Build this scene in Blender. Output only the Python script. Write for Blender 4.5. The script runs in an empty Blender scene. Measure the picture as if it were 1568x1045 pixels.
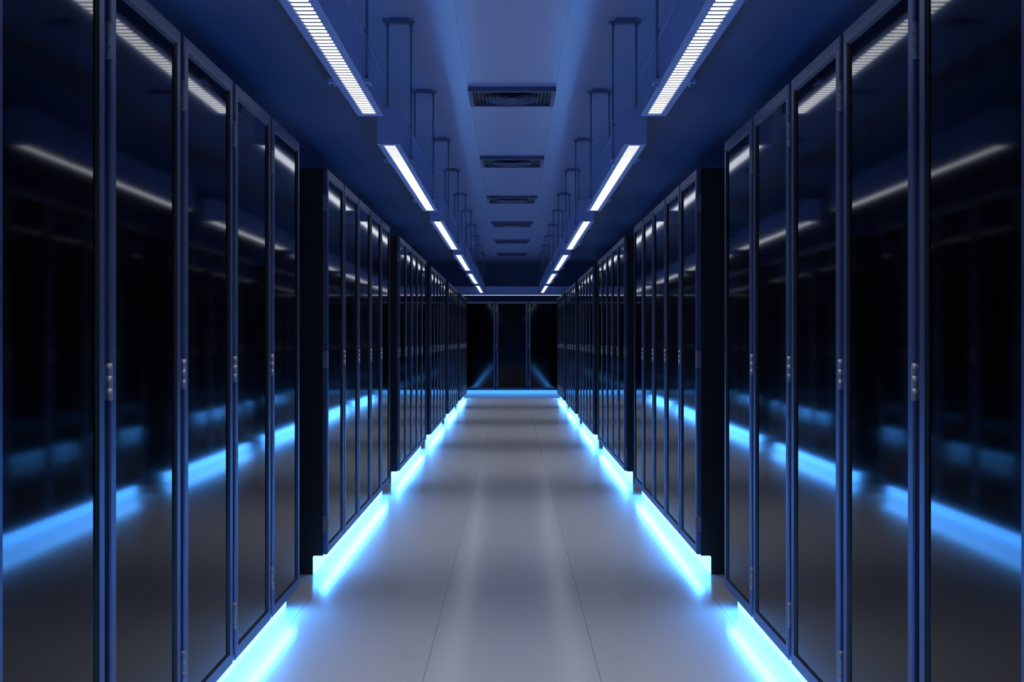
import bpy, bmesh, math
from mathutils import Vector, Matrix

S = bpy.context.scene
try:
    S.view_settings.view_transform = 'Standard'
    S.view_settings.look = 'None'
    S.view_settings.exposure = 0.0
    S.view_settings.gamma = 1.0
except Exception as e:
    print(e)

# ------------------------------------------------------------------ materials
def new_mat(name):
    m = bpy.data.materials.new(name); m.use_nodes = True
    nt = m.node_tree
    return m, nt, nt.nodes['Principled BSDF']

def simple(name, col, rough=0.5, metal=0.0, spec=0.5, noise=0.0, nscale=6.0):
    m, nt, b = new_mat(name)
    b.inputs['Base Color'].default_value = (*col, 1)
    b.inputs['Roughness'].default_value = rough
    b.inputs['Metallic'].default_value = metal
    b.inputs['Specular IOR Level'].default_value = spec
    if noise > 0:
        tc = nt.nodes.new('ShaderNodeTexCoord')
        n = nt.nodes.new('ShaderNodeTexNoise'); n.inputs['Scale'].default_value = nscale
        n.inputs['Detail'].default_value = 4
        mr = nt.nodes.new('ShaderNodeMapRange')
        mr.inputs['To Min'].default_value = max(0, rough - noise)
        mr.inputs['To Max'].default_value = rough + noise
        nt.links.new(tc.outputs['Object'], n.inputs['Vector'])
        nt.links.new(n.outputs['Fac'], mr.inputs['Value'])
        nt.links.new(mr.outputs['Result'], b.inputs['Roughness'])
    return m

def emis(name, col, strength, base=(0.8, 0.8, 0.8)):
    m, nt, b = new_mat(name)
    b.inputs['Base Color'].default_value = (*base, 1)
    b.inputs['Emission Color'].default_value = (*col, 1)
    b.inputs['Emission Strength'].default_value = strength
    b.inputs['Roughness'].default_value = 0.5
    return m

def tiled(name, col, seam, px, py, offx, offy, wx, wy, rough, spec=0.5, var=0.015, ystr=1.0, xstr=1.0):
    """seamed panels from object coordinates: seams every px (x) and py (y)"""
    m, nt, b = new_mat(name)
    N = nt.nodes; L = nt.links
    tc = N.new('ShaderNodeTexCoord'); sp = N.new('ShaderNodeSeparateXYZ')
    L.new(tc.outputs['Object'], sp.inputs[0])
    def seamfac(out, p, off, w, st):
        a = N.new('ShaderNodeMath'); a.operation = 'ADD'; a.inputs[1].default_value = off + 100 * p
        L.new(out, a.inputs[0])
        pp = N.new('ShaderNodeMath'); pp.operation = 'PINGPONG'; pp.inputs[1].default_value = p / 2
        L.new(a.outputs[0], pp.inputs[0])
        lt = N.new('ShaderNodeMath'); lt.operation = 'LESS_THAN'; lt.inputs[1].default_value = w / 2
        L.new(pp.outputs[0], lt.inputs[0])
        ml = N.new('ShaderNodeMath'); ml.operation = 'MULTIPLY'; ml.inputs[1].default_value = st
        L.new(lt.outputs[0], ml.inputs[0])
        return ml
    fx = seamfac(sp.outputs['X'], px, offx, wx, xstr)
    fy = seamfac(sp.outputs['Y'], py, offy, wy, ystr)
    mx = N.new('ShaderNodeMath'); mx.operation = 'MAXIMUM'
    L.new(fx.outputs[0], mx.inputs[0]); L.new(fy.outputs[0], mx.inputs[1])
    n = N.new('ShaderNodeTexNoise'); n.inputs['Scale'].default_value = 3.0; n.inputs['Detail'].default_value = 5
    L.new(tc.outputs['Object'], n.inputs['Vector'])
    cr = N.new('ShaderNodeMix'); cr.data_type = 'RGBA'
    cr.inputs[6].default_value = (*[c * (1 - var) for c in col], 1)
    cr.inputs[7].default_value = (*[min(1, c * (1 + var)) for c in col], 1)
    L.new(n.outputs['Fac'], cr.inputs[0])
    c2 = N.new('ShaderNodeMix'); c2.data_type = 'RGBA'
    L.new(mx.outputs[0], c2.inputs[0]); L.new(cr.outputs[2], c2.inputs[6])
    c2.inputs[7].default_value = (*seam, 1)
    L.new(c2.outputs[2], b.inputs['Base Color'])
    b.inputs['Roughness'].default_value = rough
    b.inputs['Specular IOR Level'].default_value = spec
    return m

LEDC = (0.068, 0.35, 1.0)
M_floor = tiled('floor_tiles', (0.45, 0.45, 0.465), (0.16, 0.16, 0.17), 0.66, 1.32, 0.33, 0.2, 0.003, 0.003, 0.19, spec=1.0, ystr=0.25, xstr=0.75)
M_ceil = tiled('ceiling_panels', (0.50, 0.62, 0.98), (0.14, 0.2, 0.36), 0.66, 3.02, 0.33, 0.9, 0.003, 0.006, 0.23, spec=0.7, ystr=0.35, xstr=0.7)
M_wall = simple('wall_paint', (0.34, 0.45, 0.72), 0.6)
M_body = simple('rack_black_steel', (0.009, 0.010, 0.012), 0.45, noise=0.04)
M_frame = simple('rack_door_frame', (0.10, 0.14, 0.26), 0.40, metal=0.6, noise=0.02)
M_glass = simple('rack_dark_glass', (0.0015, 0.0015, 0.002), 0.055, spec=0.38)
M_hinge = simple('hinge_steel', (0.26, 0.28, 0.33), 0.5, metal=0.5)
M_plinth = simple('plinth_black', (0.01, 0.01, 0.012), 0.5, noise=0.03)
M_led = emis('led_blue', LEDC, 8.0, (0.2, 0.3, 0.5))
M_led_end = emis('led_blue_dim', LEDC, 1.3, (0.2, 0.3, 0.5))
M_lamp = emis('lamp_white', (0.93, 0.96, 1.0), 2.6)
M_box = simple('lamp_housing', (0.42, 0.54, 0.92), 0.4)
M_slat = simple('lamp_louvre', (0.10, 0.13, 0.20), 0.4)
M_rod = simple('hanger_rod_steel', (0.20, 0.28, 0.48), 0.4, metal=0.2)
M_vent = simple('vent_grey', (0.13, 0.17, 0.32), 0.45)
M_ventd = simple('vent_dark', (0.012, 0.016, 0.03), 0.6)

# ------------------------------------------------------------------ mesh tools
class MB:
    def __init__(self):
        self.bm = bmesh.new()
    def box(self, a, b, mi=0):
        x0, y0, z0 = [min(a[i], b[i]) for i in range(3)]
        x1, y1, z1 = [max(a[i], b[i]) for i in range(3)]
        v = [self.bm.verts.new(p) for p in [(x0,y0,z0),(x1,y0,z0),(x1,y1,z0),(x0,y1,z0),(x0,y0,z1),(x1,y0,z1),(x1,y1,z1),(x0,y1,z1)]]
        for idx in [(0,3,2,1),(4,5,6,7),(0,1,5,4),(1,2,6,5),(2,3,7,6),(3,0,4,7)]:
            f = self.bm.faces.new([v[i] for i in idx]); f.material_index = mi
    def cyl(self, p0, p1, r0, mi=0, seg=12, r1=None, caps=True):
        r1 = r0 if r1 is None else r1
        p0 = Vector(p0); p1 = Vector(p1); d = (p1 - p0).normalized()
        u = d.orthogonal().normalized(); w = d.cross(u)
        A, B = [], []
        for i in range(seg):
            t = 2 * math.pi * i / seg
            o = u * math.cos(t) + w * math.sin(t)
            A.append(self.bm.verts.new(p0 + o * r0)); B.append(self.bm.verts.new(p1 + o * r1))
        for i in range(seg):
            j = (i + 1) % seg
            f = self.bm.faces.new([A[i], A[j], B[j], B[i]]); f.material_index = mi; f.smooth = True
        if caps:
            self.bm.faces.new(A[::-1]).material_index = mi
            self.bm.faces.new(B).material_index = mi
    def done(self, name, mats, recalc=True):
        if recalc:
            bmesh.ops.recalc_face_normals(self.bm, faces=self.bm.faces[:])
        me = bpy.data.meshes.new(name); self.bm.to_mesh(me); self.bm.free()
        for m in mats: me.materials.append(m)
        return me

def add(name, me, loc=(0, 0, 0), rot=0.0, parent=None):
    o = bpy.data.objects.new(name, me); S.collection.objects.link(o)
    o.location = loc; o.rotation_euler = (0, 0, rot)
    if parent: o.parent = parent
    return o

def slab(name, a, b, mat):
    m = MB(); m.box(a, b); return add(name, m.done(name, [mat]))

# ------------------------------------------------------------------ layout
H = 1.262            # camera height
CEIL = H + 1.92
RB, RT = 0.10, 2.20  # rack bottom / top
PITCH, PER, START = 0.60, 3.72, 2.04
Y0, Y1 = -6.2, 26.75
XW = 2.75

slab('floor', (-XW, Y0, -0.1), (XW, Y1, 0), M_floor)
slab('ceiling', (-XW, Y0, CEIL), (XW, Y1, CEIL + 0.1), M_ceil)
slab('wall_left', (-XW - 0.1, Y0, -0.1), (-XW, Y1, CEIL + 0.1), M_wall)
slab('wall_right', (XW, Y0, -0.1), (XW + 0.1, Y1, CEIL + 0.1), M_wall)
slab('wall_back', (-XW, Y1, -0.1), (XW, Y1 + 0.1, CEIL + 0.1), M_wall)
slab('wall_front', (-XW, Y0 - 0.1, -0.1), (XW, Y0, CEIL + 0.1), M_wall)

# ------------------------------------------------------------------ server rack
def rack_mesh(name, sgn, W, depth=1.0):
    """door plane at x=0, body goes to x=sgn*depth, width along +y (0..W), z 0..H"""
    m = MB(); HT = RT - RB
    X = lambda d: sgn * d
    m.box((X(0.034), 0.0015, 0.0), (X(depth), W - 0.0015, HT - 0.004), 0)
    m.box((X(0.06), 0.03, HT - 0.004), (X(depth - 0.05), W - 0.03, HT), 0)
    for y in (0.001, W - 0.013):
        m.box((X(0.022), y, 0.0), (X(0.04), y + 0.012, HT - 0.002), 0)
    for k in range(5):
        y = 0.06 + k * (W - 0.12) / 4
        m.box((X(depth), y - 0.01, 0.08), (X(depth + 0.01), y + 0.01, HT - 0.08), 0)
    g = 0.018
    def ring(ins, d, zi=None):
        zi = ins if zi is None else zi
        return [(X(d), g + ins, 0.004 + zi), (X(d), W - g - ins, 0.004 + zi),
                (X(d), W - g - ins, HT - 0.002 - zi), (X(d), g + ins, HT - 0.002 - zi)]
    rings = [ring(0, 0.034), ring(0, 0.004), ring(0.004, 0.0), ring(0.036, 0.0, 0.045), ring(0.044, 0.008, 0.053)]
    rv = [[m.bm.verts.new(p) for p in r] for r in rings]
    mi = [1, 1, 1, 0]
    for k in range(4):
        for i in range(4):
            j = (i + 1) % 4
            m.bm.faces.new([rv[k][i], rv[k][j], rv[k+1][j], rv[k+1][i]]).material_index = mi[k]
    m.bm.faces.new(rv[4]).material_index = 2
    m.bm.faces.new(rv[0][::-1]).material_index = 0
    for hz in (2.01, 1.16, 0.27):
        z = hz - RB
        for k in range(3):
            m.cyl((X(0.000), 0.009, z - 0.046 + k * 0.031), (X(0.000), 0.009, z - 0.046 + k * 0.031 + 0.0302), 0.0075, 3, 12)
        m.box((X(0.000), 0.010, z - 0.040), (X(-0.002), 0.028, z + 0.040), 3)
        m.box((X(0.004), 0.004, z - 0.044), (X(0.03), 0.012, z + 0.044), 3)
    return m.done(name, [M_body, M_frame, M_glass, M_hinge])

RL = rack_mesh('server_rack_l', -1, PITCH)
RR = rack_mesh('server_rack_r', 1, PITCH)
RE = rack_mesh('server_rack_e', -1, 0.77)

def plinth_mesh(name, sgn, L, led, depth=0.93):
    m = MB()
    m.box((sgn * 0.008, 0, 0), (sgn * depth, L, RB - 0.001), 0)
    # glowing diffuser covering the plinth front
    m.box((0, 0.0, 0.003), (sgn * 0.008, L, RB - 0.006), 1)
    return m.done(name, [M_plinth, led])
PL = plinth_mesh('plinth_l', -1, 3.0, M_led); PR = plinth_mesh('plinth_r', 1, 3.0, M_led)
PE = plinth_mesh('plinth_e', -1, 0.77 * 7, M_led_end)

groups = [START + PER * k for k in range(-2, 6)]
# added blue fill under the rack lip, brightens floor and ceiling bounce
wl = bpy.data.lights.new('added_floor_wash', 'AREA'); wl.shape = 'RECTANGLE'
wl.size = 0.045; wl.size_y = 2.96; wl.energy = 14.0; wl.color = LEDC
for ys in groups:
    for side, rm, pm in ((-1, RL, PL), (1, RR, PR)):
        o = add('glowing_led_plinth', pm, (side * 1.067, ys, 0.0))
        l = bpy.data.objects.new('added_floor_wash', wl); S.collection.objects.link(l)
        l.parent = o; l.location = (-side * 0.036, 1.5, 0.094)
        l.rotation_euler = (0, math.radians(10 * side), 0)
        for i in range(5):
            add('server_rack', rm, (side * 1.0, ys + i * PITCH, RB))
# end row facing the camera
YE = 25.3
for i in range(7):
    add('server_rack', RE, (-0.77 * 3.5 + 0.77 * i, YE, RB), rot=-math.pi / 2)
add('glowing_led_plinth', PE, (-0.77 * 3.5, YE + 0.067, 0), rot=-math.pi / 2)

# ------------------------------------------------------------------ linear ceiling lights
def lamp_mesh(name, L, hang, w=0.061, s=0.029, pit=0.028, gap=0.014):
    """underside at z=0, centred x=0, y 0..L ; ceiling at z=top"""
    m = MB(); hb = 0.20; top = CEIL - (H + 1.07); r = w + 0.009
    m.box((-w, 0, 0.004), (w, L, hb), 0)
    m.box((-w, 0, 0), (-s - 0.004, L, 0.004), 0)
    m.box((s + 0.004, 0, 0), (w, L, 0.004), 0)
    m.box((-s - 0.004, 0, 0), (s + 0.004, 0.05, 0.004), 0)
    m.box((-s - 0.004, L - 0.05, 0), (s + 0.004, L, 0.004), 0)
    m.box((-w - 0.004, -0.003, hb - 0.015), (w + 0.004, L + 0.003, hb), 0)
    y = 0.05; zl = 0.0015
    while y < L - 0.051:
        ye = min(y + pit, L - 0.05)
        m.box((-s, y, zl), (s, ye, 0.004), 1)
        yb = min(ye + gap, L - 0.05)
        if yb > ye: m.box((-s - 0.004, ye, zl), (s + 0.004, yb, 0.004), 2)
        y = yb
    for hy in hang:
        for sx in (-1, 1):
            m.cyl((sx * r, hy, -0.006), (sx * r, hy, top - 0.02), 0.0055, 3, 10)
            m.cyl((sx * r, hy, -0.016), (sx * r, hy, 0.004), 0.010, 3, 6)
            m.box((sx * (r - 0.012), hy - 0.03, -0.004), (sx * (r + 0.018), hy + 0.03, 0.012), 0)
            m.cyl((sx * r, hy, top - 0.05), (sx * r, hy, top - 0.03), 0.011, 3, 6)
        m.box((-r - 0.025, hy - 0.022, top - 0.03), (r + 0.025, hy + 0.022, top - 0.018), 3)
        m.box((-r + 0.015, hy - 0.03, top - 0.018), (r - 0.015, hy + 0.03, top), 3)
        m.box((-r - 0.005, hy - 0.012, hb), (r + 0.005, hy + 0.012, hb + 0.02), 3)
    return m.done(name, [M_box, M_lamp, M_slat, M_rod])
LM = lamp_mesh('linear_light', 3.0, (0.56, 2.35))
ld = bpy.data.lights.new('louvre_beam', 'AREA'); ld.shape = 'RECTANGLE'
ld.size = 0.056; ld.size_y = 2.9; ld.energy = 6.5; ld.spread = math.radians(65); ld.color = (0.97, 0.97, 1.0)
for ys in groups:
    for side in (-1, 1):
        o = add('linear_ceiling_light', LM, (side * 0.671, ys + 0.03, H + 1.07))
        l = bpy.data.objects.new('louvre_beam', ld); S.collection.objects.link(l)
        l.parent = o; l.location = (0, 1.5, -0.002)
# transverse light at the end
LE = lamp_mesh('linear_light_end', 3.2, (0.4, 2.8), w=0.12, s=0.07, pit=0.12, gap=0.01)
add('linear_ceiling_light', LE, (-1.6, 24.9, H + 1.07), rot=-math.pi / 2)

# ------------------------------------------------------------------ ceiling vents
def vent_mesh():
    m = MB(); w, d, t, fr = 0.333, 0.27, 0.036, 0.035
    m.box((-w, -d, -t), (w, -d + fr, 0), 0); m.box((-w, d - fr, -t), (w, d, 0), 0)
    m.box((-w, -d + fr, -t), (-w + fr, d - fr, 0), 0); m.box((w - fr, -d + fr, -t), (w, d - fr, 0), 0)
    m.box((-w + fr, -d + fr, -0.004), (w - fr, d - fr, 0), 1)
    for i in range(21):
        x = -w + fr + (i + 0.5) * (2 * (w - fr) / 21)
        m.box((x - 0.003, -d + fr, -0.022), (x + 0.003, d - fr, -0.006), 0)
    for r in (0.05, 0.10, 0.15, 0.20):
        m.cyl((0, 0, -0.034), (0, 0, -0.018), r + 0.012, 0, 40, r1=r - 0.01, caps=False)
    m.cyl((0, 0, -0.034), (0, 0, -0.01), 0.03, 0, 24)
    return m.done('vent', [M_vent, M_ventd])
VM = vent_mesh()
for k in range(-2, 6):
    add('ceiling_vent', VM, (0, 8.04 + 3.02 * k + 0.27, CEIL))

# ------------------------------------------------------------------ world + camera
w = bpy.data.worlds.new('world'); S.world = w; w.use_nodes = True
w.node_tree.nodes['Background'].inputs[0].default_value = (0.02, 0.04, 0.1, 1)
w.node_tree.nodes['Background'].inputs[1].default_value = 0.3
cam = bpy.data.cameras.new('camera'); cam.sensor_width = 36; cam.lens = 36 * 1633 / 1568
co = bpy.data.objects.new('camera', cam); S.collection.objects.link(co)
co.location = (0, 0, H); co.rotation_euler = (math.pi / 2, 0, 0)
cam.clip_start = 0.05; cam.clip_end = 100
S.camera = co
